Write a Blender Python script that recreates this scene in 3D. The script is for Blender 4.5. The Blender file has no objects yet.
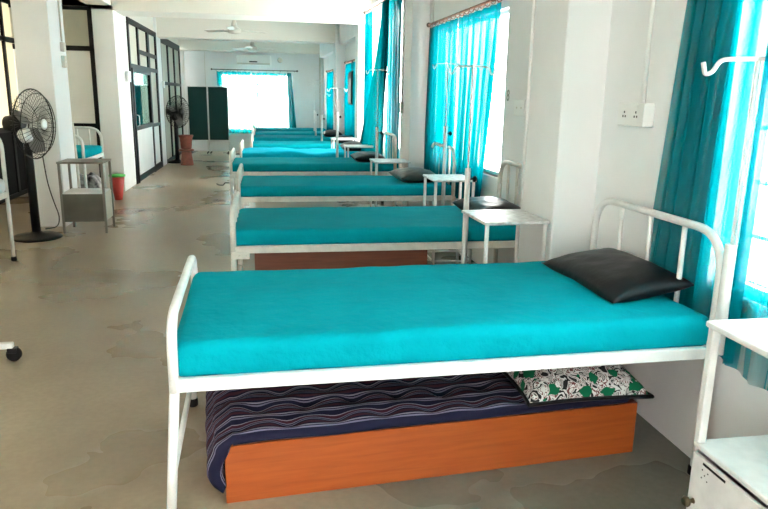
import bpy, bmesh, math, random
from mathutils import Vector, Matrix, noise
random.seed(7)
PI = math.pi
COL = bpy.context.scene.collection

# ------------------------------------------------------------------ materials
def mat(name, base=(.8, .8, .8), rough=.5, metal=0., spec=.5, bump=0., bscale=40., var=0., vscale=6., col2=None, coat=0.):
    m = bpy.data.materials.new(name); m.use_nodes = True
    nt = m.node_tree; N = nt.nodes; Lk = nt.links
    b = N['Principled BSDF']
    b.inputs['Base Color'].default_value = (*base, 1)
    b.inputs['Roughness'].default_value = rough
    b.inputs['Metallic'].default_value = metal
    b.inputs['Specular IOR Level'].default_value = spec
    b.inputs['Coat Weight'].default_value = coat
    tc = N.new('ShaderNodeTexCoord')
    if var > 0 or col2:
        n = N.new('ShaderNodeTexNoise'); n.inputs['Scale'].default_value = vscale; n.inputs['Detail'].default_value = 6
        Lk.new(tc.outputs['Object'], n.inputs['Vector'])
        mx = N.new('ShaderNodeMix'); mx.data_type = 'RGBA'
        c2 = col2 if col2 else tuple(max(0, v * (1 - var)) for v in base)
        mx.inputs[6].default_value = (*base, 1); mx.inputs[7].default_value = (*c2, 1)
        r = N.new('ShaderNodeValToRGB'); r.color_ramp.elements[0].position = .38; r.color_ramp.elements[1].position = .66
        Lk.new(n.outputs[0], r.inputs[0]); Lk.new(r.outputs[0], mx.inputs[0]); Lk.new(mx.outputs[2], b.inputs['Base Color'])
    if bump > 0:
        n2 = N.new('ShaderNodeTexNoise'); n2.inputs['Scale'].default_value = bscale; n2.inputs['Detail'].default_value = 5
        Lk.new(tc.outputs['Object'], n2.inputs['Vector'])
        bp = N.new('ShaderNodeBump'); bp.inputs['Strength'].default_value = bump; bp.inputs['Distance'].default_value = .01
        Lk.new(n2.outputs[0], bp.inputs['Height']); Lk.new(bp.outputs[0], b.inputs['Normal'])
    return m

M = {}
M['wall'] = mat('wall_paint', (.85, .85, .84), .75, bump=.08, bscale=18, var=.07, vscale=1.3)
M['ceil'] = mat('ceiling_paint', (.86, .82, .74), .8, bump=.05, bscale=14)
M['white_metal'] = mat('white_enamel', (.80, .79, .77), .35, var=.12, vscale=14, bump=.05, bscale=60)
M['cream_metal'] = mat('cream_enamel', (.70, .67, .60), .4, var=.15, vscale=14)
M['plate'] = mat('white_plastic', (.82, .82, .79), .35)
M['ivory'] = mat('old_plastic', (.62, .58, .50), .45)
M['black_metal'] = mat('black_frame', (.006, .006, .006), .5, spec=.25)
M['black_plastic'] = mat('black_plastic', (.006, .006, .007), .45, spec=.25)
M['rubber'] = mat('black_rubber', (.008, .008, .008), .7, spec=.2)
M['steel'] = mat('steel', (.62, .62, .60), .28, metal=.9, var=.2, vscale=20)
M['steel_top'] = mat('worn_steel_top', (.72, .72, .70), .38, metal=.15, col2=(.50, .50, .48), vscale=26)
M['grey_metal'] = mat('grey_enamel', (.085, .080, .052), .5, var=.2, vscale=8)
M['grey_frame'] = mat('grey_tube', (.17, .155, .12), .4)
M['brass'] = mat('aged_brass', (.16, .12, .07), .35, metal=.8)
M['vinyl'] = mat('black_vinyl', (.004, .0045, .006), .40, bump=.25, bscale=22, spec=.22)
M['vinyl_brown'] = mat('dark_olive_vinyl', (.028, .024, .018), .36, bump=.25, bscale=22, spec=.3)
M['sheet'] = mat('teal_sheet', (.0, .31, .375), .9, spec=.05, bump=.9, bscale=20, col2=(.0, .275, .335), vscale=5)
M['sheet2'] = mat('deep_teal_sheet', (.0, .265, .325), .9, spec=.05, bump=.4, bscale=22, col2=(.0, .235, .29), vscale=5)
M['sheet3'] = mat('bright_blue_sheet', (.0, .40, .56), .85, spec=.08, bump=.4, bscale=22)
M['white_cloth'] = mat('white_cloth', (.75, .75, .74), .8, bump=.3)
M['screen_cloth'] = mat('dark_green_cloth', (.003, .040, .036), .85, bump=.3, bscale=50)
M['panel_white'] = mat('white_board', (.78, .78, .76), .5, var=.06, vscale=2)
M['panel_cream'] = mat('cream_board', (.70, .66, .55), .55, var=.1, vscale=2)
M['panel_olive'] = mat('olive_grey_board', (.46, .44, .35), .55, var=.12, vscale=2)
M['panel_black'] = mat('black_board', (.004, .004, .004), .7, spec=.12)
M['red'] = mat('terracotta_red', (.22, .06, .038), .6, var=.3, vscale=18)
M['red_plastic'] = mat('red_plastic', (.55, .05, .04), .4)
M['green_plastic'] = mat('green_plastic', (.10, .55, .10), .4)
M['pink_wood'] = mat('varnished_rod', (.30, .13, .085), .4)
M['ring'] = mat('rod_ring', (.33, .20, .15), .4)
M['dark_rod'] = mat('dark_rod', (.06, .045, .04), .4)
M['cable'] = mat('cable', (.01, .01, .01), .5)
M['ink'] = mat('green_ink', (.25, .30, .24), .7)
M['fan_blade'] = mat('grey_blade', (.33, .32, .31), .35, metal=.4)
M['fan_white'] = mat('fan_enamel', (.62, .57, .50), .4)

def wood(name, a, b_, rough=.4):
    m = mat(name, a, rough); nt = m.node_tree; N = nt.nodes; Lk = nt.links
    b = N['Principled BSDF']; tc = N.new('ShaderNodeTexCoord'); mp = N.new('ShaderNodeMapping')
    mp.inputs['Scale'].default_value = (1.2, 6, 16)
    n = N.new('ShaderNodeTexNoise'); n.inputs['Scale'].default_value = 3.2; n.inputs['Detail'].default_value = 8; n.inputs['Distortion'].default_value = .6
    r = N.new('ShaderNodeValToRGB'); r.color_ramp.elements[0].position = .35; r.color_ramp.elements[1].position = .7
    r.color_ramp.elements[0].color = (*a, 1); r.color_ramp.elements[1].color = (*b_, 1)
    Lk.new(tc.outputs['Object'], mp.inputs['Vector']); Lk.new(mp.outputs[0], n.inputs['Vector']); Lk.new(n.outputs[0], r.inputs[0]); Lk.new(r.outputs[0], b.inputs['Base Color'])
    return m
M['wood'] = wood('orange_plywood', (.36, .075, .012), (.28, .052, .008))
M['wood_dark'] = wood('brown_plywood', (.19, .055, .026), (.13, .036, .018))

def floor_mat():
    m = mat('concrete_floor', (.3, .28, .24), .4); nt = m.node_tree; N = nt.nodes; Lk = nt.links; b = N['Principled BSDF']
    tc = N.new('ShaderNodeTexCoord')
    def nz(s, d, dist=0.):
        n = N.new('ShaderNodeTexNoise'); n.inputs['Scale'].default_value = s; n.inputs['Detail'].default_value = d; n.inputs['Distortion'].default_value = dist
        Lk.new(tc.outputs['Object'], n.inputs['Vector']); return n
    a = nz(.8, 4, .0); c = nz(2.6, 4, .0); d = nz(34, 6)
    r = N.new('ShaderNodeValToRGB'); e = r.color_ramp.elements
    e[0].position = .30; e[0].color = (.215, .160, .100, 1); e[1].position = .72; e[1].color = (.38, .31, .22, 1)
    k = e.new(.5); k.color = (.30, .232, .155, 1)
    Lk.new(a.outputs[0], r.inputs[0])
    r2 = N.new('ShaderNodeValToRGB'); e = r2.color_ramp.elements
    e[0].position = .25; e[0].color = (.88, .87, .86, 1); e[1].position = .70; e[1].color = (1.08, 1.08, 1.07, 1)
    Lk.new(c.outputs[0], r2.inputs[0])
    mx = N.new('ShaderNodeMix'); mx.data_type = 'RGBA'; mx.blend_type = 'MULTIPLY'; mx.inputs[0].default_value = .75
    Lk.new(r.outputs[0], mx.inputs[6]); Lk.new(r2.outputs[0], mx.inputs[7])
    r3 = N.new('ShaderNodeValToRGB'); e = r3.color_ramp.elements
    e[0].position = .40; e[0].color = (.90, .90, .90, 1); e[1].position = .60; e[1].color = (1.1, 1.1, 1.1, 1)
    Lk.new(d.outputs[0], r3.inputs[0])
    m2 = N.new('ShaderNodeMix'); m2.data_type = 'RGBA'; m2.blend_type = 'MULTIPLY'; m2.inputs[0].default_value = .5
    Lk.new(mx.outputs[2], m2.inputs[6]); Lk.new(r3.outputs[0], m2.inputs[7])
    # under-bed shade put into the floor colour: darker and bluer towards the beds
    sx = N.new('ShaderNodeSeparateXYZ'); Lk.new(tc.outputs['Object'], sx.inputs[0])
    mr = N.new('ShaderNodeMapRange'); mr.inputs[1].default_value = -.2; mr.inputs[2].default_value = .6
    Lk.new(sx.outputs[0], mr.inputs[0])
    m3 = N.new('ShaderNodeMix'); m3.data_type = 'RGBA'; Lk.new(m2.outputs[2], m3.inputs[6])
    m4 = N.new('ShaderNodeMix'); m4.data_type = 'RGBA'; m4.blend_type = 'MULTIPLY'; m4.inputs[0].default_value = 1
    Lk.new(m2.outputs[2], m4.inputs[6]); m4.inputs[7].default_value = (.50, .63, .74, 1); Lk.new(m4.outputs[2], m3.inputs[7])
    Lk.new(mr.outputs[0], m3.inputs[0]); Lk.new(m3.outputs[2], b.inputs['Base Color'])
    mr2 = N.new('ShaderNodeMapRange'); mr2.inputs[1].default_value = .35; mr2.inputs[2].default_value = .65; mr2.inputs[3].default_value = .24; mr2.inputs[4].default_value = .36
    Lk.new(a.outputs[0], mr2.inputs[0]); Lk.new(mr2.outputs[0], b.inputs['Roughness'])
    bp = N.new('ShaderNodeBump'); bp.inputs['Strength'].default_value = .05; bp.inputs['Distance'].default_value = .01
    Lk.new(d.outputs[0], bp.inputs['Height']); Lk.new(bp.outputs[0], b.inputs['Normal'])
    return m
M['floor'] = floor_mat()

def curtain_mat(name, col, sheer, tr=.6):
    m = bpy.data.materials.new(name); m.use_nodes = True; nt = m.node_tree; N = nt.nodes; Lk = nt.links
    N.remove(N['Principled BSDF']); out = N['Material Output']
    tc = N.new('ShaderNodeTexCoord'); mp = N.new('ShaderNodeMapping'); mp.inputs['Scale'].default_value = (15, 15, 1.6)
    n = N.new('ShaderNodeTexNoise'); n.inputs['Scale'].default_value = 1.; n.inputs['Detail'].default_value = 6
    Lk.new(tc.outputs['Object'], mp.inputs['Vector']); Lk.new(mp.outputs[0], n.inputs['Vector'])
    d = N.new('ShaderNodeBsdfDiffuse'); t = N.new('ShaderNodeBsdfTranslucent'); p = N.new('ShaderNodeBsdfTransparent')
    d.inputs[0].default_value = (*col, 1); t.inputs[0].default_value = (*[min(1, v * 1.25) for v in col], 1)
    p.inputs[0].default_value = (.95, 1, 1, 1)
    m1 = N.new('ShaderNodeMixShader'); m1.inputs[0].default_value = tr; Lk.new(d.outputs[0], m1.inputs[1]); Lk.new(t.outputs[0], m1.inputs[2])
    mr = N.new('ShaderNodeMapRange'); mr.inputs[1].default_value = .35; mr.inputs[2].default_value = .7
    mr.inputs[3].default_value = sheer * .4; mr.inputs[4].default_value = min(1, sheer * 1.6)
    Lk.new(n.outputs[0], mr.inputs[0])
    m2 = N.new('ShaderNodeMixShader'); Lk.new(mr.outputs[0], m2.inputs[0]); Lk.new(m1.outputs[0], m2.inputs[1]); Lk.new(p.outputs[0], m2.inputs[2])
    Lk.new(m2.outputs[0], out.inputs[0]); return m
M['curt'] = curtain_mat('teal_curtain', (.0, .115, .145), .05, .5)
M['curt_near'] = curtain_mat('teal_curtain_near', (.0, .24, .29), .40, .5)
M['curt_mid'] = curtain_mat('teal_curtain_mid', (.0, .22, .27), .17, .5)
M['curt_bright'] = curtain_mat('teal_curtain_bright', (.0, .26, .33), .03, .4)
M['curt_dark'] = curtain_mat('teal_curtain_thick', (.0, .085, .10), .005, .3)
M['curt_sheer'] = curtain_mat('teal_curtain_thin', (.0, .20, .23), .30)

def glass_mat(name='window_glass', tint=(.96, .98, .97), g=.08):
    m = bpy.data.materials.new(name); m.use_nodes = True; nt = m.node_tree; N = nt.nodes; Lk = nt.links
    N.remove(N['Principled BSDF']); out = N['Material Output']
    p = N.new('ShaderNodeBsdfTransparent'); p.inputs[0].default_value = (*tint, 1)
    q = N.new('ShaderNodeBsdfGlossy'); q.inputs['Roughness'].default_value = .03
    mx = N.new('ShaderNodeMixShader'); mx.inputs[0].default_value = g
    Lk.new(p.outputs[0], mx.inputs[1]); Lk.new(q.outputs[0], mx.inputs[2]); Lk.new(mx.outputs[0], out.inputs[0]); return m
M['glass'] = glass_mat()
def frosted(tr=.35):
    m = bpy.data.materials.new('frosted_glass'); m.use_nodes = True; nt = m.node_tree; N = nt.nodes; Lk = nt.links
    N.remove(N['Principled BSDF']); d = N.new('ShaderNodeBsdfDiffuse'); t = N.new('ShaderNodeBsdfTranslucent'); mx = N.new('ShaderNodeMixShader')
    d.inputs[0].default_value = (.70, .66, .54, 1); t.inputs[0].default_value = (.62, .58, .46, 1); mx.inputs[0].default_value = tr
    Lk.new(d.outputs[0], mx.inputs[1]); Lk.new(t.outputs[0], mx.inputs[2]); Lk.new(mx.outputs[0], N['Material Output'].inputs[0]); return m
M['frosted'] = frosted(); M['frosted_bright'] = frosted(.30)
M['glass_dark'] = glass_mat('door_glass', (.55, .72, .70), .35)

def stripes():
    m = mat('striped_ticking', (.1, .1, .1), .9, spec=.1); nt = m.node_tree; N = nt.nodes; Lk = nt.links; b = N['Principled BSDF']
    uv = N.new('ShaderNodeUVMap'); s = N.new('ShaderNodeSeparateXYZ'); Lk.new(uv.outputs[0], s.inputs[0])
    nz = N.new('ShaderNodeTexNoise'); nz.inputs['Scale'].default_value = 3; Lk.new(uv.outputs[0], nz.inputs['Vector'])
    ad = N.new('ShaderNodeMath'); ad.operation = 'MULTIPLY_ADD'; ad.inputs[1].default_value = .005; Lk.new(nz.outputs[0], ad.inputs[0]); Lk.new(s.outputs[1], ad.inputs[2])
    mu = N.new('ShaderNodeMath'); mu.operation = 'MULTIPLY'; mu.inputs[1].default_value = 9.0; Lk.new(ad.outputs[0], mu.inputs[0])
    fr = N.new('ShaderNodeMath'); fr.operation = 'FRACT'; Lk.new(mu.outputs[0], fr.inputs[0])
    r = N.new('ShaderNodeValToRGB'); r.color_ramp.interpolation = 'CONSTANT'; e = r.color_ramp.elements
    navy = (.012, .012, .03, 1); lav = (.17, .155, .23, 1); mar = (.055, .018, .03, 1); gr = (.26, .24, .30, 1)
    seq = [(0, navy), (.16, lav), (.22, navy), (.27, gr), (.33, navy), (.42, mar), (.58, navy), (.66, lav), (.70, navy), (.76, lav), (.80, mar), (.92, gr), (.95, navy)]
    e[0].position = 0; e[0].color = seq[0][1]; e[1].position = seq[1][0]; e[1].color = seq[1][1]
    for p_, c_ in seq[2:]:
        k = e.new(p_); k.color = c_
    Lk.new(fr.outputs[0], r.inputs[0]); Lk.new(r.outputs[0], b.inputs['Base Color']); return m
M['stripes'] = stripes()
M['bundle'] = mat('mottled_cloth', (.55, .54, .52), .9, col2=(.03, .025, .03), vscale=9)

def floral():
    m = mat('floral_cotton', (.8, .8, .8), .85, spec=.1); nt = m.node_tree; N = nt.nodes; Lk = nt.links; b = N['Principled BSDF']
    tc = N.new('ShaderNodeTexCoord')
    n = N.new('ShaderNodeTexNoise'); n.inputs['Scale'].default_value = 22; n.inputs['Detail'].default_value = 1; n.inputs['Distortion'].default_value = 1.6; Lk.new(tc.outputs['Object'], n.inputs['Vector'])
    r = N.new('ShaderNodeValToRGB'); r.color_ramp.interpolation = 'CONSTANT'; e = r.color_ramp.elements
    e[0].position = 0; e[0].color = (.02, .02, .02, 1); e[1].position = .41; e[1].color = (.62, .60, .58, 1)
    for p_, c_ in [(.50, (.16, .06, .06, 1)), (.54, (.70, .69, .67, 1)), (.60, (.03, .03, .03, 1)), (.66, (.4, .38, .36, 1))]:
        k = e.new(p_); k.color = c_
    Lk.new(n.outputs[0], r.inputs[0])
    v = N.new('ShaderNodeTexVoronoi'); v.inputs['Scale'].default_value = 13; v.inputs['Randomness'].default_value = 1
    nd = N.new('ShaderNodeTexNoise'); nd.inputs['Scale'].default_value = 12; Lk.new(tc.outputs['Object'], nd.inputs['Vector'])
    ma = N.new('ShaderNodeMix'); ma.data_type = 'VECTOR'; ma.inputs[0].default_value = .12; Lk.new(tc.outputs['Object'], ma.inputs[4]); Lk.new(nd.outputs[1], ma.inputs[5]); Lk.new(ma.outputs[1], v.inputs['Vector'])
    lt = N.new('ShaderNodeMath'); lt.operation = 'LESS_THAN'; lt.inputs[1].default_value = .36; Lk.new(v.outputs['Distance'], lt.inputs[0])
    mx = N.new('ShaderNodeMix'); mx.data_type = 'RGBA'; Lk.new(lt.outputs[0], mx.inputs[0]); Lk.new(r.outputs[0], mx.inputs[6]); mx.inputs[7].default_value = (.005, .12, .055, 1)
    Lk.new(mx.outputs[2], b.inputs['Base Color']); return m
M['floral'] = floral()

# ------------------------------------------------------------------ mesh helpers
def link(name, bm, material, parent=None, smooth=False):
    me = bpy.data.meshes.new(name)
    bmesh.ops.recalc_face_normals(bm, faces=bm.faces)
    if smooth:
        for f in bm.faces: f.smooth = True
    bm.to_mesh(me); bm.free()
    o = bpy.data.objects.new(name, me); COL.objects.link(o)
    if material: me.materials.append(M[material] if isinstance(material, str) else material)
    if parent: o.parent = parent
    return o

def box(bm, x0, x1, y0, y1, z0, z1, bev=0., seg=2):
    r = bmesh.ops.create_cube(bm, size=1.0)
    vs = r['verts']
    for v in vs:
        v.co = Vector(((x0 + x1) / 2 + v.co.x * (x1 - x0), (y0 + y1) / 2 + v.co.y * (y1 - y0), (z0 + z1) / 2 + v.co.z * (z1 - z0)))
    if bev > 0:
        es = list({e for v in vs for e in v.link_edges})
        bmesh.ops.bevel(bm, geom=es, offset=bev, segments=seg, profile=.5, affect='EDGES')
    return bm

def tube(bm, pts, r, n=10, closed=False, taper=None, caps=True):
    pts = [Vector(p) for p in pts]
    m = len(pts); rings = []
    prev = None
    for i, p in enumerate(pts):
        if closed: t = (pts[(i + 1) % m] - pts[i - 1]).normalized()
        elif i == 0: t = (pts[1] - pts[0]).normalized()
        elif i == m - 1: t = (pts[-1] - pts[-2]).normalized()
        else: t = ((pts[i + 1] - p).normalized() + (p - pts[i - 1]).normalized()).normalized()
        if prev is None:
            a = Vector((0, 0, 1)) if abs(t.z) < .9 else Vector((1, 0, 0))
            u = t.cross(a).normalized()
        else:
            u = (prev - t * prev.dot(t)).normalized()
        prev = u; w = t.cross(u)
        rr = r if taper is None else taper[i]
        rings.append([bm.verts.new(p + (u * math.cos(2 * PI * k / n) + w * math.sin(2 * PI * k / n)) * rr) for k in range(n)])
    cnt = m if closed else m - 1
    for i in range(cnt):
        a, b = rings[i], rings[(i + 1) % m]
        for k in range(n):
            f = bm.faces.new((a[k], a[(k + 1) % n], b[(k + 1) % n], b[k])); f.smooth = True
    if caps and not closed:
        bm.faces.new(rings[0][::-1]); bm.faces.new(rings[-1])
    return bm

def rounded(pts, r, n=6):
    """polyline with rounded inner corners"""
    pts = [Vector(p) for p in pts]; out = [pts[0]]
    for i in range(1, len(pts) - 1):
        a, b, c = pts[i - 1], pts[i], pts[i + 1]
        d1 = (a - b).normalized(); d2 = (c - b).normalized()
        rr = min(r, (a - b).length * .49, (c - b).length * .49)
        p0 = b + d1 * rr; p2 = b + d2 * rr
        for k in range(n + 1):
            t = k / n
            out.append(p0 * (1 - t) ** 2 + b * 2 * t * (1 - t) + p2 * t * t)
    out.append(pts[-1]); return out

def lathe(bm, prof, n=24, c=(0, 0, 0)):
    rings = []
    for (r, z) in prof:
        rings.append([bm.verts.new((c[0] + max(r, 1e-4) * math.cos(2 * PI * k / n), c[1] + max(r, 1e-4) * math.sin(2 * PI * k / n), c[2] + z)) for k in range(n)])
    for a, b in zip(rings, rings[1:]):
        for k in range(n):
            f = bm.faces.new((a[k], a[(k + 1) % n], b[(k + 1) % n], b[k])); f.smooth = True
    bm.faces.new(rings[0][::-1]); bm.faces.new(rings[-1]); return bm

def xform(bm, mtx):
    bmesh.ops.transform(bm, matrix=mtx, verts=bm.verts); return bm
def NB(): return bmesh.new()
def BX(*a, **k): return box(NB(), *a, **k)
def TB(*a, **k): return tube(NB(), *a, **k)

def tag(o, label, cat, group=None, kind=None):
    if label: o['label'] = label
    if cat: o['category'] = cat
    if group: o['group'] = group
    if kind: o['kind'] = kind
    return o
def thing(name, label, cat, loc=(0, 0, 0), rz=0., group=None):
    o = bpy.data.objects.new(name, None); COL.objects.link(o); o.empty_display_size = .1
    o.location = loc; o.rotation_euler = (0, 0, rz)
    return tag(o, label, cat, group)
def struct(name, bm, m, parent=None, label=None):
    o = link(name, bm, m, parent)
    if parent is None: o['kind'] = 'structure'
    if label: o['label'] = label
    return o
def sroot(name, label):
    o = bpy.data.objects.new(name, None); COL.objects.link(o); o['kind'] = 'structure'; o['label'] = label; return o
def copy_tree(o, parent=None):
    c = o.copy(); COL.objects.link(c); c.parent = parent
    for ch in list(o.children): copy_tree(ch, c)
    return c

# ------------------------------------------------------------------ room
SL = -.028
def XW(y): return 1.93 + SL * (y - 5)        # the long window wall runs slightly inwards
RA = math.atan(-SL)                           # its angle
CEIL = 3.15
YB = 19.0
X1 = 1.775                                    # thicker wall section at the nearest window
XL = -3.62

struct('floor', BX(-4.2, 2.6, -3.4, 19.3, -.1, 0), 'floor', label='worn grey-brown concrete floor of the ward')
struct('ceiling', BX(-4.2, 2.6, -3.4, 19.3, CEIL, CEIL + .15), 'ceil', label='cream painted ceiling')

def wall_run(bm, y0, y1, z0, z1, off0=0., off1=.22):
    """piece of the skewed right wall between offsets (towards outside) off0..off1"""
    vs = [bm.verts.new((XW(y) + o, y, z)) for z in (z0, z1) for (y, o) in ((y0, off0), (y1, off0), (y1, off1), (y0, off1))]
    for f in ((0, 1, 2, 3), (7, 6, 5, 4), (0, 4, 5, 1), (1, 5, 6, 2), (2, 6, 7, 3), (3, 7, 4, 0)):
        bm.faces.new([vs[i] for i in f])
WIN = [(5.42, 7.5, .85, 2.22), (9.30, 11.85, .75, 2.80), (12.45, 14.05, .85, 2.12), (15.85, 17.3, .85, 2.06)]
bm = NB()
y = 3.6
for (a, b, z0, z1) in WIN:
    wall_run(bm, y, a, 0, CEIL); wall_run(bm, a, b, 0, z0); wall_run(bm, a, b, z1, CEIL); y = b
wall_run(bm, y, YB + .2, 0, CEIL)
# nearest bay
for (y0, y1, z0, z1) in ((2.42, 3.6, 0, CEIL), (.1, 2.42, 0, .78), (.1, 2.42, 2.25, CEIL), (-.5, .1, 0, CEIL), (-2.7, -.5, 0, .78), (-2.7, -.5, 2.25, CEIL), (-3.4, -2.7, 0, CEIL)):
    box(bm, X1, X1 + .22, y0, y1, z0, z1)
struct('wall_right', bm, 'wall', label='white window wall of the ward')

def column(name, x0, x1, y0, y1, label, z1=CEIL):
    return struct(name, BX(x0, x1, y0, y1, 0, z1, bev=.006, seg=1), 'wall', label=label)
column('trim_1', 1.536, 2.05, 3.44, 3.93, 'white column between the two nearest windows')
column('trim_2', XW(8.1) - .20, XW(8) + .1, 7.87, 8.42, 'white column beyond the second window')
column('trim_3', XW(12.2) - .16, XW(12) + .1, 12.0, 12.4, 'white column beyond the third window')
column('trim_4', XW(14.9) - .20, XW(15) + .1, 14.75, 15.3, 'white column beyond the fourth window')
# left columns
column('trim_5', -2.64, -2.28, 8.05, 8.62, 'free white column behind the large black fan')
column('trim_6', -2.55, -2.20, 10.95, 11.9, 'wide white column between the side ward and the glazed partition')
column('trim_7', -2.55, -2.17, 14.8, 15.3, 'white column between the two glazed partitions')
# beams
def beam(name, x0, x1, y0, y1, z0, label): return struct(name, BX(x0, x1, y0, y1, z0, CEIL, bev=.008, seg=1), 'ceil', label=label)
beam('trim_8', -4.0, 2.0, 10.95, 11.7, 2.675, 'deep cream ceiling beam across the ward, the nearest in view')
beam('trim_9', -2.6, 2.0, 14.85, 15.35, 2.61, 'cream ceiling beam across the middle of the ward')
beam('trim_10', -2.6, 2.0, 18.75, 19.0, 2.60, 'beam along the top of the far wall')
beam('trim_11', -4.0, 2.0, 6.9, 7.5, 2.73, 'ceiling beam over the second bed')
beam('trim_12', -2.56, -2.22, 7.5, 10.95, 2.74, 'beam along the left columns')
beam('trim_13', -2.56, -2.22, 11.7, 18.75, 2.68, 'beam along the glazed partitions')
for k, (a, b, z) in enumerate([(3.93, 6.9, 2.62), (8.42, 11.7, 2.88), (12.25, 14.75, 2.56), (15.35, 18.75, 2.50)]):
    bm = NB(); wall_run(bm, a, b, z, CEIL, -.13, .05)
    struct('trim_%d' % (14 + k), bm, 'wall', label='shallow lintel beam over window bay %s from the camera' % ('two', 'three', 'four', 'five')[k])
# far wall with window opening
WB = (-1.20, .70, .56, 2.04)
bm = NB()
box(bm, -4.2, WB[0], YB, YB + .22, 0, CEIL); box(bm, WB[1], 2.4, YB, YB + .22, 0, CEIL)
box(bm, WB[0], WB[1], YB, YB + .22, 0, WB[2]); box(bm, WB[0], WB[1], YB, YB + .22, WB[3], CEIL)
struct('wall_back', bm, 'wall', label='white far end wall')
# left walls
bm = NB()
box(bm, XL - .12, XL, 3.6, 4.3, 0, CEIL); box(bm, XL - .12, XL, 3.6, 10.95, 2.76, CEIL)
box(bm, XL - .12, XL, -3.4, 3.6, 0, .8); box(bm, XL - .12, XL, -3.4, 3.6, 2.4, CEIL); box(bm, XL - .12, XL, -3.4, 3.6, .8, 2.4)
box(bm, XL - .12, -2.52, 10.95, 11.07, 2.72, CEIL)
box(bm, -2.52, -2.28, 18.62, 19.0, 0, 2.68)
struct('wall_left', bm, 'wall', label='white left wall')
bm = NB()
box(bm, -4.2, -1.9, -3.5, -3.3, 0, CEIL); box(bm, -.9, 2.2, -3.5, -3.3, 0, CEIL); box(bm, -1.9, -.9, -3.5, -3.3, 2.1, CEIL)  # unseen rear wall, its opening put in to let daylight into the ward
struct('wall_near', bm, 'wall', label='unseen wall behind the camera with an opening added for daylight')

# windows (frame, sill, grille, panes)
def window(n, y0, y1, z0, z1, xf, label, rz=0., grille=True, div=3, fw=.03, fm='white_metal', hb=6):
    """local: x along wall 0..w, y outward"""
    w = y1 - y0
    root = sroot('window_%d' % n, label)
    root.location = xf[0]; root.rotation_euler = (0, 0, xf[1])
    bm = NB()
    for (a, b, c, d) in ((0, w, z0, z0 + fw), (0, w, z1 - fw, z1), (0, fw, z0, z1), (w - fw, w, z0, z1)): box(bm, a, b, .06, .10, c, d)
    for k in range(1, div): box(bm, w * k / div - fw / 2, w * k / div + fw / 2, .062, .098, z0, z1)
    struct('window_frame', bm, fm, root)
    struct('window_pane', BX(fw, w - fw, .078, .082, z0 + fw, z1 - fw), 'glass', root)
    if grille:
        bm = NB()
        for k in range(1, hb + 1):
            z = z0 + (z1 - z0) * k / (hb + 1); box(bm, 0.01, w - .01, .118, .126, z - .008, z + .008)
        nv = max(4, int(w / .22))
        for k in range(1, nv): box(bm, w * k / nv - .006, w * k / nv + .006, .126, .134, z0, z1)
        struct('window_grille', bm, fm, root)
    struct('window_sill', BX(0, w, .004, .20, z0 - .03, z0), 'wall', root)
    return root
def rwin(n, w, label):
    (y0, y1, z0, z1) = w
    # local x -> -Y world, local y -> outward (+X)
    window(n, y0, y1, z0, z1, ((XW(y1), y1, 0), -PI / 2 + RA), label, grille=False)
window(1, .1, 2.42, .78, 2.25, ((X1, 2.42, 0), -PI / 2), 'nearest window, behind the teal curtain at the right edge')
rwin(2, WIN[0], 'second window of the right wall'); rwin(3, WIN[1], 'third and tallest window of the right wall')
rwin(4, WIN[2], 'fourth window of the right wall'); rwin(5, WIN[3], 'fifth window of the right wall, at the far end')
window(6, -.5 - 2.2, -.5, .78, 2.25, ((X1, -.5, 0), -PI / 2), 'window of the right wall behind the camera')
window(7, 0, WB[1] - WB[0], WB[2], WB[3], ((WB[0], YB, 0), 0), 'bright window in the far end wall', div=2, grille=False)

# side-ward partition (left), facing +X, and its end partition facing the camera
def bars(name, rects, label=None, parent=None, m='black_metal'):
    bm = NB()
    for r in rects: box(bm, *r)
    return struct(name, bm, m, parent, label)
L1 = sroot('wall_side_ward', 'black framed cream partition at the far left')
L1.name = 'window_8'
bars('window_frame', [(XL - .03, XL + .03, a, b, c, d) for (a, b, c, d) in ((4.3, 10.95, 2.70, 2.76), (4.3, 10.95, 2.17, 2.24), (4.3, 10.95, .93, 1.0), (4.3, 4.37, 0, 2.7), (6.0, 6.07, 0, 2.7), (7.7, 7.77, 0, 2.7), (9.3, 9.37, 0, 2.7), (10.52, 10.60, 0, 2.7), (4.3, 10.95, 0, .06))], parent=L1)
struct('upper_panel', BX(XL - .004, XL + .004, 4.3, 10.95, 1.0, 2.7), 'frosted_bright', L1)
struct('lower_panel', BX(XL - .01, XL + .01, 4.3, 10.95, .06, .93), 'panel_black', L1)
L2 = sroot('window_9', 'black framed partition of pale panels facing down the ward')
bars('window_frame', [(a, b, 10.93, 10.99, c, d) for (a, b, c, d) in ((XL, -2.5, 2.66, 2.72), (XL, -2.5, 2.09, 2.16), (XL, -2.5, .97, 1.04), (XL, -2.5, 0, .06), (-2.56, -2.50, 0, 2.7), (-3.25, -3.19, 0, 2.7))], parent=L2)
struct('upper_panel', BX(XL, -2.53, 10.955, 10.965, 2.15, 2.67), 'panel_olive', L2)
struct('middle_panel', BX(XL, -2.53, 10.955, 10.965, 1.03, 2.10), 'panel_white', L2)
struct('lower_panel', BX(XL, -2.53, 10.955, 10.965, .05, .98), 'panel_white', L2)

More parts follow.
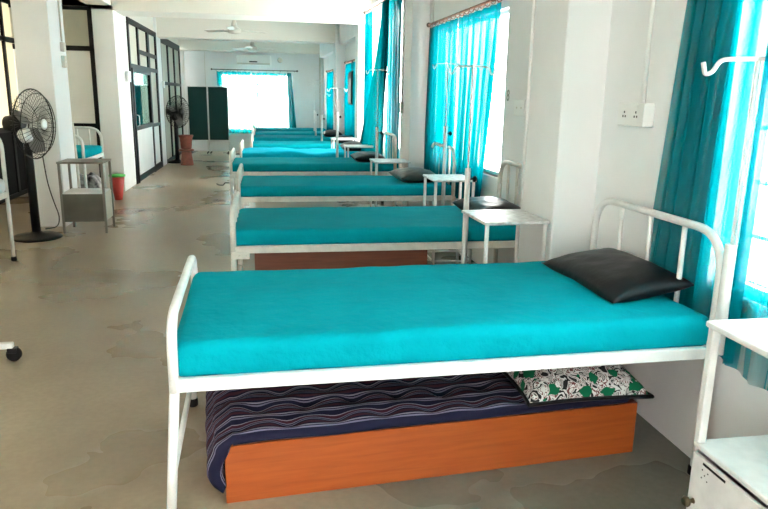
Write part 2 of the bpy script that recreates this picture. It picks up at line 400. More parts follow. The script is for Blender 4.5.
# glazed partition with the door, x = -2.25, y 11.9..14.8
XP = -2.21
P1 = sroot('window_10', 'black framed glazed partition with a glass door, left wall')
ys = [11.93, 12.78, 13.75, 14.74]
rc = [(XP - .03, XP + .03, 11.9, 14.8, 2.60, 2.69)]
rc += [(XP - .03, XP + .03, y - .05, y + .05, 1.95, 2.62) for y in ys[1:3]] + [(XP - .03, XP + .03, y - .055, y + .055, 0, 2.62) for y in (ys[0], ys[3], 13.85)]
rc += [(XP - .03, XP + .03, 12.75, 14.8, 2.17, 2.24), (XP - .03, XP + .03, 11.9, 14.8, 1.90, 1.97), (XP - .03, XP + .03, 13.85, 14.8, .86, .92), (XP - .03, XP + .03, 13.85, 14.8, 0, .12)]
bars('window_frame', rc, parent=P1)
struct('upper_panel', BX(XP - .01, XP, 11.95, 14.74, 1.97, 2.6), 'panel_cream', P1)
struct('side_panel', BX(XP - .01, XP, 13.88, 14.72, .92, 1.9), 'panel_olive', P1)
struct('lower_panel', BX(XP - .01, XP, 13.88, 14.72, .12, .86), 'panel_white', P1)
D1 = sroot('door_1', 'black framed door with a glass upper half and a white lower panel')
bars('door_frame', [(XP + .0, XP + .045, a, b, c, d) for (a, b, c, d) in ((11.98, 12.06, 0, 1.9), (13.70, 13.78, 0, 1.9), (12.06, 13.70, 1.83, 1.9), (12.06, 13.70, .88, .95), (12.06, 13.70, .02, .12))], parent=D1)
struct('door_pane', BX(XP + .018, XP + .024, 12.06, 13.70, .95, 1.83), 'glass_dark', D1)
struct('door_panel', BX(XP + .012, XP + .03, 12.06, 13.70, .12, .88), 'panel_white', D1)
struct('door_handle', TB([(XP + .05, 12.1, .95), (XP + .085, 12.1, .97), (XP + .085, 12.1, 1.12), (XP + .05, 12.1, 1.14)], .008), 'steel', D1)
# dim room seen through the door glass
bm = NB(); box(bm, -3.9, -3.8, 11.0, 15.0, 0, 2.7); struct('wall_side_room', bm, 'panel_white', label='wall of the room behind the glass door').name = 'wall_beyond'
P2 = sroot('window_11', 'tall black framed partition at the far left corner')
rc = [(XP - .03, XP + .03, y - .05, y + .05, 0, 2.69) for y in (15.36, 16.45, 17.5, 18.58)] + [(XP - .03, XP + .03, 15.3, 18.62, z, z + .07) for z in (2.55, 2.62, 1.68, .0)]
bars('window_frame', rc, parent=P2)
struct('upper_panel', BX(XP - .01, XP, 15.35, 18.6, 1.74, 2.56), 'panel_olive', P2)
struct('lower_panel', BX(XP - .01, XP, 15.35, 18.6, .06, 1.69), 'panel_olive', P2)

# ------------------------------------------------------------------ cloth surfaces
def cushion(L, W, T, nx=64, ny=30, e=.045, bump=.008, seed=0, nscale=2.2, sag=0.):
    """rounded mattress block 0..L x 0..W x 0..T with soft bumps"""
    bm = NB(); nz = 5
    def pt(u, v, w):
        x = u * L; y = v * W; z = w * T
        # round: pull corners
        cx = min(max(x, e), L - e); cy = min(max(y, e), W - e); cz = min(max(z, e), T - e) if T > 2 * e else T / 2
        ez = min(e, T / 2)
        cz = min(max(z, ez), T - ez)
        d = Vector((x - cx, y - cy, (z - cz) * e / ez))
        if d.length > 1e-9:
            d = d.normalized(); p = Vector((cx + d.x * e, cy + d.y * e, cz + d.z * ez))
        else: p = Vector((x, y, z))
        q = Vector((p.x * nscale + seed, p.y * nscale * 1.6, p.z * 4))
        nn = noise.noise(q) + .45 * noise.noise(q * 3.1)
        s = min(1, p.z / max(T, 1e-3))
        p.z += bump * nn * s - sag * math.sin(PI * u) * s
        if v < .5: p.y += bump * .9 * noise.noise(Vector((p.x * 5 + seed, p.z * 7, 3))) * (1 - v)
        return p
    us = [i / nx for i in range(nx + 1)]; vs = [i / ny for i in range(ny + 1)]
    def dens(n, L_):  # denser at ends
        out = []
        for i in range(n + 1):
            t = i / n; out.append(t)
        k = e / L_
        return sorted(set(out + [k * .3, k * .6, k, 1 - k, 1 - k * .6, 1 - k * .3]))
    us = dens(nx, L); vs = dens(ny, W); ws = [i / 8 for i in range(9)]
    cache = {}
    def V(i, j, k):
        key = (i, j, k)
        if key not in cache: cache[key] = bm.verts.new(pt(us[i], vs[j], ws[k]))
        return cache[key]
    I, J, K = len(us) - 1, len(vs) - 1, len(ws) - 1
    for i in range(I):
        for j in range(J):
            for k in (0, K): bm.faces.new((V(i, j, k), V(i + 1, j, k), V(i + 1, j + 1, k), V(i, j + 1, k)))
    for i in range(I):
        for k in range(K):
            for j in (0, J): bm.faces.new((V(i, j, k), V(i + 1, j, k), V(i + 1, j, k + 1), V(i, j, k + 1)))
    for j in range(J):
        for k in range(K):
            for i in (0, I): bm.faces.new((V(i, j, k), V(i, j + 1, k), V(i, j + 1, k + 1), V(i, j, k + 1)))
    for f in bm.faces: f.smooth = True
    return bm

def pillow_bm(L, W, H, seed=0, n=26, pinch=.10, eh=.40):
    bm = NB(); top = {}; bot = {}
    for i in range(n + 1):
        for j in range(n + 1):
            u = -1 + 2 * i / n; v = -1 + 2 * j / n
            x = u * L / 2 * (1 - pinch * (1 - v * v) * abs(u) ** 3 * .8); y = v * W / 2 * (1 - pinch * (1 - u * u) * abs(v) ** 3 * .8)
            h = max(0, (1 - abs(u) ** 2.6)) ** .55 * max(0, (1 - abs(v) ** 2.6)) ** .55
            w = noise.noise(Vector((x * 7 + seed, y * 7, 0))) * .10 + .07 * noise.noise(Vector((x * 16, y * 16 + seed, 2)))
            edge = (i in (0, n) or j in (0, n))
            zt = H * (eh + .02 + (.98 - eh) * h * (1 + w)) if not edge else H * eh
            zb = H * (eh - .02 - (eh - .02) * min(1, h * 1.5)) if not edge else H * eh
            top[i, j] = bm.verts.new((x, y, zt))
            bot[i, j] = top[i, j] if edge else bm.verts.new((x, y, zb))
    for i in range(n):
        for j in range(n):
            bm.faces.new((top[i, j], top[i + 1, j], top[i + 1, j + 1], top[i, j + 1]))
            q = (bot[i, j + 1], bot[i + 1, j + 1], bot[i + 1, j], bot[i, j])
            bm.faces.new(q)
    for f in bm.faces: f.smooth = True
    return bm

def pillow(name, x, y, z, L, W, H, rz, m, label, tilt=(0, 0), seed=0, piping=None, group='pillows on the ward beds', cat='pillow', eh=.40):
    o = link(name, pillow_bm(L, W, H, seed, eh=eh), m)
    o.location = (x, y, z); o.rotation_euler = (tilt[0], tilt[1], rz)
    tag(o, label, cat, group)
    if piping:
        n = 26; pts = []
        bmp = NB()
        def P(u, v):
            return (u * L / 2 * (1 - .10 * (1 - v * v) * abs(u) ** 3 * .8), v * W / 2 * (1 - .10 * (1 - u * u) * abs(v) ** 3 * .8), H * eh)
        for i in range(n): pts.append(P(-1 + 2 * i / n, -1))
        for i in range(n): pts.append(P(1, -1 + 2 * i / n))
        for i in range(n): pts.append(P(1 - 2 * i / n, 1))
        for i in range(n): pts.append(P(-1, 1 - 2 * i / n))
        tube(bmp, pts, .009, 6, closed=True)
        link('piping', bmp, piping, o)['label'] = 'dark border of the pillow'
    return o

# ------------------------------------------------------------------ beds
def make_bed(label, x, y, rz=0., L=2.08, W=.95, zr=.516, zf=.78, zh=1.02, sheet='sheet2', iv=None, seed=0, detail=True, crank=False, metal='cream_metal', mt=.10, group='white metal ward beds', bump=.007, r=.0185, slats=4, fslats=None, bracket=True, low=.20, splay=0.):
    t = thing('hospital_bed', label, 'bed', (x, y, 0), rz, group)
    n = 12 if detail else 8
    def hoop(xx, z, cr):
        return rounded([(xx, 0, zr), (xx, 0, z), (xx, W, z), (xx, W, zr)], cr, 8)
    fb = link('footboard', TB(hoop(0, zf, .13), r, n), metal, t)
    hb = link('headboard', TB(hoop(L, zh, .17), r, n), metal, t)
    fs = slats if fslats is None else fslats
    for k in range(1, slats + 1):
        yy = W * k / (slats + 1)
        link('slat', TB([(L, yy, zr + .03), (L, yy, zh - .01)], .011, 8), metal, hb)
        if k <= fs: link('slat', TB([(0, yy, zr + .03), (0, yy, zf - .01)], .011, 8), metal, fb)
    for xx in (0, L):
        for yy in (0, W):
            lx = xx - (splay if xx == 0 else 0)
            lg = link('leg', TB([(lx, yy, .03), (xx, yy, zr)], r, n), metal, t)
            link('rubber_foot', lathe(NB(), [(.02, 0), (.024, .004), (.024, .035), (.019, .04)], 12, (lx, yy, 0)), 'rubber', lg)
        link('end_rail', BX(xx - .012, xx + .012, .01, W - .01, zr, zr + .035), metal, t)
        if xx == 0: link('cross_bar', TB([(-splay * .6, 0, low), (-splay * .6, W, low)], .012, 8), metal, t)
    for yy in (0, W):
        link('side_rail', BX(0, L, yy - .014, yy + .014, zr, zr + .047, bev=.003, seg=1), metal, t)
    link('deck', BX(.02, L - .02, .02, W - .02, zr + .012, zr + .035), metal, t)
    if bracket:
        bm = BX(-.012, .10, -.022, -.014, zr - .035, zr + .012, bev=.002, seg=1)
        for bx in (.03, .068): lathe(bm, [(.009, 0), (.009, .006), (.004, .009)], 8, (0, 0, 0)) if False else box(bm, bx, bx + .014, -.028, -.021, zr - .02, zr - .006, bev=.003, seg=1)
        link('corner_bracket', bm, metal, t)
    ma = link('mattress', cushion(L + .02, W + .005, mt + .01, 70 if detail else 24, 30 if detail else 10, bump=bump, seed=seed), sheet, t)
    ma.location = (-.008, -.002, zr + .036)
    if iv is not None:
        ix, iz0, iz1, iztop, hw = iv
        p = link('iv_post', TB([(ix, -.036, iz0), (ix, -.036, iz1)], .019, 12), 'white_metal', t)
        link('iv_rod', TB([(ix, -.036, iz1 - .02), (ix, -.036, iztop)], .0065, 8), 'white_metal', p)
        bm = NB()
        for s in (-1, 1):
            tube(bm, rounded([(ix, -.036, iztop), (ix + s * hw * .78, -.036, iztop - .004), (ix + s * hw * .88, -.036, iztop - .045), (ix + s * hw * 1.0, -.036, iztop - .05), (ix + s * hw * 1.06, -.036, iztop - .01)], .03, 5), .0062, 8)
        link('iv_hook', bm, 'white_metal', p)
        bm = xform(lathe(NB(), [(.006, 0), (.006, .02), (.018, .022), (.022, .035), (.014, .045)], 12), Matrix.Translation((ix + .015, -.036, iz1 - .07)) @ Matrix.Rotation(PI / 2, 4, 'Y'))
        link('clamp_knob', bm, 'black_plastic' if detail else 'black_plastic', p)
    if crank:
        bm = TB(rounded([(-.02, W * .25, zr - .12), (-.10, W * .25, zr - .12), (-.11, W * .25, zr - .15), (-.17, W * .25, zr - .15), (-.20, W * .25, zr - .13)], .02, 4), .008, 8)
        link('crank_handle', bm, 'black_metal', t)
        link('crank_bracket', BX(-.035, .02, W * .25 - .03, W * .25 + .03, zr - .16, zr - .02, bev=.004, seg=1), 'white_metal', t)
    return t

BED = [
    ('nearest white metal bed with bright teal sheet, black pillow and striped mattress beneath', -.33, 2.20, .027, dict(L=2.04, W=.98, zf=.77, zh=1.015, sheet='sheet', metal='white_metal', seed=3, mt=.125, bump=.010, r=.0175, iv=None, splay=.035, slats=3, fslats=0, bracket=False)),
    ('second bed from the camera, smooth deep teal sheet, brown box beneath it', -.23, 4.27, 0, dict(sheet='sheet2', seed=9, iv=(1.51, .40, 1.06, 1.70, .14))),
    ('third bed from the camera, teal sheet, dark olive pillow at its head', -.28, 6.42, 0, dict(sheet='sheet2', seed=14, iv=(1.97, .45, 1.24, 1.82, .14))),
    ('fourth bed from the camera, foot end jutting furthest into the aisle with a crank handle', -.46, 8.60, 0, dict(sheet='sheet2', seed=21, iv=(1.83, .50, 1.13, 1.83, .14), crank=True)),
    ('fifth bed from the camera, rumpled sheet of brighter blue', -.40, 10.35, 0, dict(sheet='sheet3', seed=28, bump=.030, iv=(1.44, .5, 1.27, 1.62, .14), detail=False)),
    ('sixth bed from the camera, between the rumpled blue bed and the seventh', -.28, 12.15, 0, dict(L=2.0, sheet='sheet', seed=35, iv=None, detail=False)),
    ('seventh bed from the camera, third from the far wall', -.30, 14.1, 0, dict(L=1.95, sheet='sheet2', seed=41, iv=(1.40, .5, 1.12, 1.55, .16), detail=False)),
    ('eighth bed from the camera, second from the far wall', -.30, 15.9, 0, dict(L=1.88, sheet='sheet', seed=47, iv=(1.40, .5, 1.15, 1.85, .14), detail=False)),
    ('farthest bed, against the curtained end window', -.36, 17.7, 0, dict(L=1.88, sheet='sheet2', seed=53, iv=(1.55, .5, 1.15, 1.8, .14), detail=False)),
]
BEDS = []
for (lb, x, y, rz, kw) in BED:
    BEDS.append(make_bed(lb, x, y, rz, group='ward beds in the right row', **kw))
BED1 = BEDS[0]

# nearest bed's drip pole stands in its head post
t = link('iv_post', TB([(0, 0, .55), (0, 0, .985)], .025, 14), 'white_metal', BED1)
t.location = (2.042, -.040, 0); t.rotation_euler = (0, 0, -.027)
link('iv_rod', TB([(0, 0, .97), (.004, 0, 1.66)], .009, 10), 'white_metal', t)
bm = NB()
for s_ in (-1, 1):
    ux, uy = (-.53 * s_, .46 * s_)
    tube(bm, rounded([(0, 0, 1.655), (ux * .17, uy * .17, 1.655), (ux * .20, uy * .20, 1.61), (ux * .235, uy * .235, 1.60), (ux * .25, uy * .25, 1.645)], .03, 6), .0085, 10)
link('iv_hook', bm, 'white_metal', t)
link('clamp_knob', xform(lathe(NB(), [(.007, 0), (.007, .02), (.02, .024), (.02, .036), (.008, .042)], 12), Matrix.Translation((.02, 0, .80)) @ Matrix.Rotation(PI / 2, 4, 'Y')), 'steel', t)

# ------------------------------------------------------------------ pillows
Z1 = .516 + .036 + .112
pillow('pillow', 1.562, 2.79, Z1 + .02, .39, .70, .11, .03, 'vinyl', 'shiny black vinyl pillow on the nearest bed', seed=2, tilt=(0, -.16))
pillow('pillow', 1.61, 4.74, Z1, .40, .62, .12, .03, 'vinyl', 'black vinyl pillow on the second bed, by the column', seed=5)
pillow('pillow', 1.50, 6.88, Z1, .42, .62, .12, .05, 'vinyl_brown', 'dark olive-brown pillow on the third bed', seed=8)
pillow('pillow', 1.32, 9.02, Z1, .42, .60, .12, .0, 'vinyl', 'black pillow on the fourth bed, under the diagonal curtain', seed=11)
pillow('pillow', 1.36, 10.80, Z1, .42, .60, .14, .0, 'vinyl', 'black pillow on the fifth, rumpled bed', seed=13)
pillow('pillow', 1.40, 12.6, Z1, .40, .60, .14, .0, 'vinyl', 'black pillow on the sixth bed', seed=17)
pillow('pillow', 1.36, 14.55, Z1, .40, .60, .14, .0, 'vinyl', 'tiny dark pillow on the seventh bed', seed=19)

# ------------------------------------------------------------------ low box bed under the nearest bed
t = thing('box_bed', 'low orange-brown plywood box bed on the floor beneath the nearest bed', 'bed base', (-.182, 2.315, 0), .083)
bm = BX(0, 1.74, 0, .018, 0, .235, bev=.002, seg=1); link('front_board', bm, 'wood', t)
link('back_board', BX(0, 1.74, .70, .718, 0, .235), 'wood', t)
link('end_board', BX(0, .018, .018, .70, 0, .235), 'wood', t); link('end_board', BX(1.722, 1.74, .018, .70, 0, .235), 'wood', t)
link('top_board', BX(.018, 1.722, .018, .70, .215, .233), 'wood', t)
# striped thin mattress draped over it
def thin_mattress(L, W, T, drop, over):
    bm = NB(); uvl = bm.loops.layers.uv.new('UVMap')
    nx, ny = 110, 46
    def mid(u, v):
        s = u * (L + drop + over); # arc length from hanging end
        rr = .055
        hang = drop
        # path: hangs down beyond x=0, bends over, runs flat
        if s < hang: px, pz = -rr - over * .3 - .03 * math.sin(PI * s / hang), -(hang - s) - rr
        elif s < hang + rr * PI / 2:
            a = (s - hang) / rr; px, pz = -rr * math.cos(a) - over * .3 * math.cos(a), -rr + rr * math.sin(a)
        else: px, pz = s - hang - rr * PI / 2, 0
        return px, pz, s
    def pt(i, j, side):
        u = i / nx; v = j / ny
        # hanging less at the far side
        px, pz, s = mid(u, v)
        k = 1 - .55 * v
        if pz < 0: pz *= k
        y = v * W
        q = Vector((s * 5, y * 6, 1.3))
        tuft = 0.
        for (tx, ty) in TUFTS:
            d2 = (s - tx) ** 2 + (y - ty) ** 2
            tuft -= .028 * math.exp(-d2 / .0022)
        e = min(1, min(v, 1 - v) * W / .045, min(u, 1 - u) * (L + drop) / .05)
        th = T * math.sqrt(max(0, 1 - (1 - e) ** 2)) * .5
        lump = .010 * noise.noise(q) + .006 * noise.noise(q * 2.3)
        if pz < -.005: nrm = Vector((-1, 0, .1))
        else: nrm = Vector((0, 0, 1))
        if side > 0: off = th + (lump + tuft) * e
        else: off = -th
        edge_wob = .010 * noise.noise(Vector((s * 4, v, 9)))
        return Vector((px, y + edge_wob, pz + T * .5)) + nrm * off, (s, y)
    TUFTS = [(.24 + a * .19 + (.09 if b % 2 else 0), .07 + b * .14) for a in range(9) for b in range(5)]
    g = {}
    for i in range(nx + 1):
        for j in range(ny + 1):
            for sd in (1, -1):
                if sd == -1 and (i in (0, nx) or j in (0, ny)): g[i, j, -1] = g[i, j, 1]; continue
                p, uv = pt(i, j, sd); g[i, j, sd] = (bm.verts.new(p), uv)
    for i in range(nx):
        for j in range(ny):
            for sd in (1, -1):
                q = [g[i, j, sd], g[i + 1, j, sd], g[i + 1, j + 1, sd], g[i, j + 1, sd]]
                f = bm.faces.new([a[0] for a in q]); f.smooth = True
                for lp, a in zip(f.loops, q): lp[uvl].uv = a[1]
    return bm
mt = link('mattress', thin_mattress(1.735, .74, .058, .15, .0), 'stripes')
mt.location = (-.135, 2.285, .242); mt.rotation_euler = (0, 0, .083)
tag(mt, 'thin striped navy, maroon and lavender mattress drooping over the orange box', 'mattress')
pillow('pillow', 1.27, 2.585, .292, .54, .48, .16, .02, 'floral', 'green and white leaf-patterned pillow on the striped mattress', seed=31, piping='black_plastic', eh=.14)

t = thing('box_bed', 'dark brown plywood box under the second bed', 'bed base', (-.10, 4.33, 0), 0)
link('front_board', BX(0, 1.15, 0, .018, 0, .50), 'wood_dark', t); link('back_board', BX(0, 1.15, .72, .738, 0, .50), 'wood_dark', t)
link('end_board', BX(0, .018, .018, .72, 0, .50), 'wood_dark', t); link('end_board', BX(1.132, 1.15, .018, .72, 0, .50), 'wood_dark', t)

# ------------------------------------------------------------------ bedside tables
def side_table(label, x, y, w, d, z, rz=0., frame='white_metal', top='steel_top', group='small steel-topped bedside tables', shelf=False):
    t = thing('bedside_table', label, 'table', (x, y, 0), rz, group)
    tp = link('table_top', BX(0, w, 0, d, z - .018, z, bev=.005, seg=2), top, t)
    for (a, b) in ((.02, .02), (w - .02, .02), (.02, d - .02), (w - .02, d - .02)):
        lg = link('leg', TB([(a, b, .02), (a, b, z - .018)], .0125, 8), frame, t)
        link('rubber_foot', lathe(NB(), [(.014, 0), (.017, .003), (.017, .025)], 10, (a, b, 0)), 'rubber', lg)
    bm = NB()
    for s in (.02, d - .02): tube(bm, [(.02, s, .16), (w - .02, s, .16)], .009, 6)
    for s in (.02, w - .02): tube(bm, [(s, .02, .16), (s, d - .02, .16)], .009, 6)
    link('lower_rail', bm, frame, t)
    if shelf: link('shelf', BX(.02, w - .02, .02, d - .02, .30, .315), frame, t)
    return t
side_table('small white-legged steel-topped table between the nearest bed and the second bed', 1.15, 3.44, .38, .42, .85, .03)
side_table('small steel-topped table between the second bed and the third bed', 1.33, 5.33, .36, .42, .85)
side_table('small white table between the third bed and the fourth bed', 1.20, 7.62, .42, .44, .78)
side_table('small grey table between the fourth bed and the rumpled fifth bed', 1.12, 9.72, .42, .44, .80, top='cream_metal')
side_table('small white table between the fifth bed and the sixth bed', 1.08, 11.46, .42, .44, .80)

# ------------------------------------------------------------------ locker at the right edge
t = thing('bedside_locker', 'white metal bedside locker with open shelf and brass knob, right foreground', 'locker', (1.385, 1.40, 0), .0)
w, d = .36, .45; zt = .82; zs = .40
# front faces -X ; local x depth 0..w, y 0..d
bm = NB()
link('table_top', BX(-.008, w, -.01, d + .008, zt - .022, zt, bev=.008, seg=3), 'white_metal', t)
link('inlay', BX(.012, w - .012, .01, d - .012, zt - .001, zt + .0015), 'steel_top', t)
for (a, b) in ((.0, .0), (0, d - .028), (w - .028, 0), (w - .028, d - .028)):
    link('corner_post', BX(a, a + .028, b, b + .028, zs, zt - .022, bev=.003, seg=1), 'white_metal', t)
link('shelf', BX(0, w, 0, d, zs - .02, zs, bev=.006, seg=2), 'white_metal', t)
bm = NB(); box(bm, 0.012, w, 0, .012, .03, zs - .02); box(bm, .012, w, d - .012, d, .03, zs - .02); box(bm, w - .012, w, .012, d - .012, .03, zs - .02); box(bm, .012, w - .012, .012, d - .012, .03, .042)
link('body', bm, 'white_metal', t)
dr = link('door', BX(-.004, .010, .012, d - .012, .045, zs - .034, bev=.003, seg=1), 'white_metal', t)
link('finger_slot', BX(-.006, -.0035, d * .60, d - .07, zs - .052, zs - .044), 'black_plastic', dr)
kb = link('knob', xform(lathe(NB(), [(.010, 0), (.006, .006), (.007, .014), (.017, .020), (.019, .028), (.012, .036)], 18), Matrix.Translation((-.004, d - .045, .20)) @ Matrix.Rotation(-PI / 2, 4, 'Y')), 'brass', dr)
bm = NB()
for i in range(3):
    for j in range(3):
        if (i + j) % 2 == 0: box(bm, -.0055, -.0035, d - .10 + j * .014, d - .096 + j * .014, .30 + i * .014, .304 + i * .014)
link('vent_holes', bm, 'black_plastic', dr)
for (a, b) in ((.02, .02), (w - .03, .02), (.02, d - .03), (w - .03, d - .03)):
    link('foot', BX(a, a + .02, b, b + .02, 0, .03), 'rubber', t)

# ------------------------------------------------------------------ curtains and rods
def curtain(label, yt, yb, xt, z0, z1, m, nf=7, amp=.03, seed=0, xb=None, skirt=.02, group='teal window curtains', axis='y', xoff=None, hemw=.0, nfold_noise=1.0):
    """hangs in the plane along y (axis 'y') or along x (axis 'x'); yt, yb = (start, end) at top and bottom"""
    bm = NB(); nu, nv = nf * 14, 26
    g = {}
    for j in range(nv + 1):
        v = j / nv  # 0 top
        z = z1 + (z0 - z1) * v
        for i in range(nu + 1):
            u = i / nu
            a = yt[0] + (yt[1] - yt[0]) * u; b = yb[0] + (yb[1] - yb[0]) * u
            s = a + (b - a) * v ** 1.3
            ph = u * nf * 2 * PI + 1.4 * noise.noise(Vector((u * 3.3, seed, v * .9))) * nfold_noise
            A = amp * (.55 + .45 * min(1, v * 3)) * (1 + .5 * noise.noise(Vector((u * 5, v * 2, seed + 4))))
            dx = A * math.sin(ph) + .35 * A * math.sin(2.3 * ph + seed)
            s2 = s + .012 * math.cos(ph) * min(1, v * 3)
            base = xt(s) if callable(xt) else xt
            if xb is not None: base = base + (xb - 0) * v ** 1.5 * (1 - 0 * u)
            top_dip = -.018 * (1 - abs(math.cos(ph / 2))) if j == 0 else 0
            zz = z + top_dip + (hemw * noise.noise(Vector((u * 4, seed, 7))) if j == nv else 0)
            p = (base + dx, s2, zz) if axis == 'y' else (s2, base + dx, zz)
            g[i, j] = bm.verts.new(p)
    for i in range(nu):
        for j in range(nv):
            f = bm.faces.new((g[i, j], g[i + 1, j], g[i + 1, j + 1], g[i, j + 1])); f.smooth = True
    o = link('curtain', bm, m); tag(o, label, 'curtain', group); return o

def rod(label, p0, p1, r=.012, m='pink_wood', n=14, fin=.026, ringm='ring', group='curtain rods'):
    p0 = Vector(p0); p1 = Vector(p1); t = thing('curtain_rod', label, 'curtain rod', p0, 0, group)
    d = p1 - p0
    link('pole', TB([(0, 0, 0), d], r, 10), m, t)
    for q in (Vector((0, 0, 0)), d):
        bm = NB(); bmesh.ops.create_uvsphere(bm, u_segments=12, v_segments=8, radius=fin, matrix=Matrix.Translation(q)); link('finial', bm, 'dark_rod', t, True)
    ax = d.normalized()
    side = ax.cross(Vector((0, 0, 1)))
    for k in range(n):
        c = d * ((k + .6) / n) + Vector((0, 0, -.012))
        pts = [c + (side * math.cos(a) + Vector((0, 0, 1)) * math.sin(a)) * .021 for a in [2 * PI * q / 12 for q in range(12)]]
        link('ring', TB(pts, .0045, 6, closed=True), ringm, t)
    for s in (.04, .96):
        c = d * s; nrm = Vector((0, 0, 1)).cross(ax)
        w = side if side.x > 0 or (abs(side.x) < .3 and side.y > 0) else -side
        link('bracket', TB([c, c + w * .075], .007, 6), 'dark_rod', t)
    return t
off = lambda o: (lambda y: XW(y) - o)
rod('curtain rod above the nearest window', (X1 - .07, 2.75, 2.40), (X1 - .07, -.35, 2.40), n=20)
curtain('denser teal curtain at the far side of the nearest window', (2.70, 2.16), (2.86, 2.16), X1 - .030, .52, 2.375, 'curt_mid', nf=6, amp=.020, seed=3, hemw=.03)
curtain('sheer teal curtain over the nearest window at the right edge', (2.20, -.30), (2.20, -.30), X1 - .026, .50, 2.375, 'curt_near', nf=13, amp=.016, seed=5, hemw=.03)
rod('reddish curtain rod with pale rings above the second window', (XW(7.54) - .07, 7.66, 2.29), (XW(5.46) - .07, 5.40, 2.29), n=16)
curtain('teal curtain over the far half of the second window', (7.62, 6.60), (7.65, 6.58), off(.06), .55, 2.255, 'curt', nf=6, amp=.026, seed=11)
curtain('teal curtain over the near half of the second window', (6.54, 5.44), (6.56, 5.72), off(.06), .55, 2.255, 'curt', nf=6, amp=.026, seed=17)
X3 = lambda y: 1.66 - .0565 * (y - 8.6)
rod('reddish curtain rod above the tall third window', (X3(10.92), 10.92, 2.77), (X3(8.5), 8.5, 2.79), n=16)
curtain('narrow teal curtain at the far side of the third window', (10.88, 10.35), (10.88, 10.40), X3, .72, 2.74, 'curt', nf=4, amp=.025, seed=23)
curtain('dark teal curtain pulled diagonally across the third window', (9.45, 9.08), (10.75, 9.30), lambda y: X3(y) - .045 - .05 * max(0, y - 9.4), .68, 2.75, 'curt_dark', nf=4, amp=.025, seed=29)
curtain('bright teal curtain at the near side of the third window', (9.45, 8.66), (9.45, 8.66), lambda y: X3(y) + .02, .60, 2.75, 'curt_bright', nf=5, amp=.018, seed=31)
rod('dark curtain rod above the fourth window', (XW(14.0) - .1, 14.05, 2.165), (XW(12.4) - .1, 12.35, 2.165), n=10)
curtain('teal curtain at the far side of the fourth window', (13.98, 13.2), (13.98, 13.2), off(.10), .60, 2.13, 'curt', nf=5, amp=.03, seed=37)
curtain('teal curtain at the near side of the fourth window', (13.15, 12.42), (13.15, 12.42), off(.10), .60, 2.13, 'curt', nf=5, amp=.03, seed=41)
rod('small dark curtain rod above the fifth window', (XW(17.3) - .1, 17.35, 2.10), (XW(15.8) - .1, 15.72, 2.10), n=8)
curtain('teal curtain over the fifth window in the far corner', (17.28, 15.8), (17.28, 15.8), off(.10), .60, 2.07, 'curt', nf=8, amp=.03, seed=43)
rod('long dark curtain rod on the far wall below the air conditioner', (-1.42, 18.90, 2.145), (.82, 18.90, 2.145), m='dark_rod', n=12, ringm='dark_rod')
curtain('thin teal curtain over the left half of the far window', (-1.30, -.42), (-1.28, -.42), 18.91, .48, 2.10, 'curt_sheer', nf=6, amp=.03, seed=47, axis='x')
curtain('thin teal curtain over the right half of the far window', (-.38, .52), (-.36, .50), 18.91, .56, 2.08, 'curt_sheer', nf=5, amp=.03, seed=53, axis='x')
curtain('bunched dark teal curtain at the right end of the far window', (.54, .66), (.56, .78), 18.86, .56, 2.10, 'curt_dark', nf=3, amp=.025, seed=59, axis='x')
curtain('added teal cloth behind the glass door, imitating its teal reflection', (12.0, 13.75), (12.0, 13.75), -2.36, .5, 1.85, 'curt', nf=9, amp=.04, seed=61)  # added cloth: gives the door glass the teal of a reflection

bg = thing('bag', 'black bag hanging at the fourth window', 'bag', (XW(12.9) - .17, 12.75, 1.35), 0)
bm = cushion(.10, .55, .60, 8, 12, e=.05, bump=.03, seed=2); link('pouch', bm, 'black_plastic', bg)
link('strap', TB(rounded([(.05, .12, .58), (.05, .12, .80), (.05, .30, .80), (.05, .30, .58)], .05), .01, 6), 'black_plastic', bg)

# ------------------------------------------------------------------ wall fittings
def socket_box(name, label, cat, c, size, face, holes=0, m='plate', group=None):
    """face: '-x' on right wall, '+x' left, '-y' toward camera"""
    t = thing(name, label, cat, c, 0, group); w, h, d = size
    if face == '-x':
        link('plate', BX(-d, 0, -w / 2, w / 2, -h / 2, h / 2, bev=.004, seg=2), m, t); F = lambda a, b, e: (-d - e, -d, a - .009, a + .009, b - .006, b + .006)
    elif face == '+x':
        link('plate', BX(0, d, -w / 2, w / 2, -h / 2, h / 2, bev=.004, seg=2), m, t); F = lambda a, b, e: (d, d + e, a - .009, a + .009, b - .006, b + .006)
    else:
        link('plate', BX(-w / 2, w / 2, -d, 0, -h / 2, h / 2, bev=.004, seg=2), m, t); F = lambda a, b, e: (a - .009, a + .009, -d - e, -d, b - .006, b + .006)
    if holes == 2:
        for a in (-w * .22, w * .22):
            bm = NB()
            for (oa, ob) in ((0, .012), (-.011, -.008), (.011, -.008)):
                box(bm, -d - .0015, -d + .001, a + oa - .0045, a + oa + .0045, ob - .006, ob + .004)
            link('socket_holes', bm, 'black_plastic', t)
            link('rocker_switch', BX(-d - .004, -d, a - .012, a + .012, h * .24, h * .42, bev=.001, seg=1), m, t)
    else:
        n = 2 if w > .09 else 1
        for k in range(n):
            a = (k - (n - 1) / 2) * w * .42
            link('rocker_switch', BX(*F(a, 0, .004)), 'ivory' if m != 'ivory' else 'plate', t)
    return t
socket_box('socket_box', 'white double socket box on the wall between the column and the nearest curtain', 'socket', (X1, 3.06, 1.44), (.24, .11, .055), '-x', holes=2)
socket_box('switch_box', 'small white switch beneath the number on the wall by the second window', 'switch', (XW(4.97), 4.97, 1.44), (.22, .12, .05), '-x')
socket_box('switch_box', 'small grey switch on the column beyond the second window', 'switch', (XW(8.1) - .20, 8.30, 1.38), (.09, .13, .03), '-x', m='ivory')
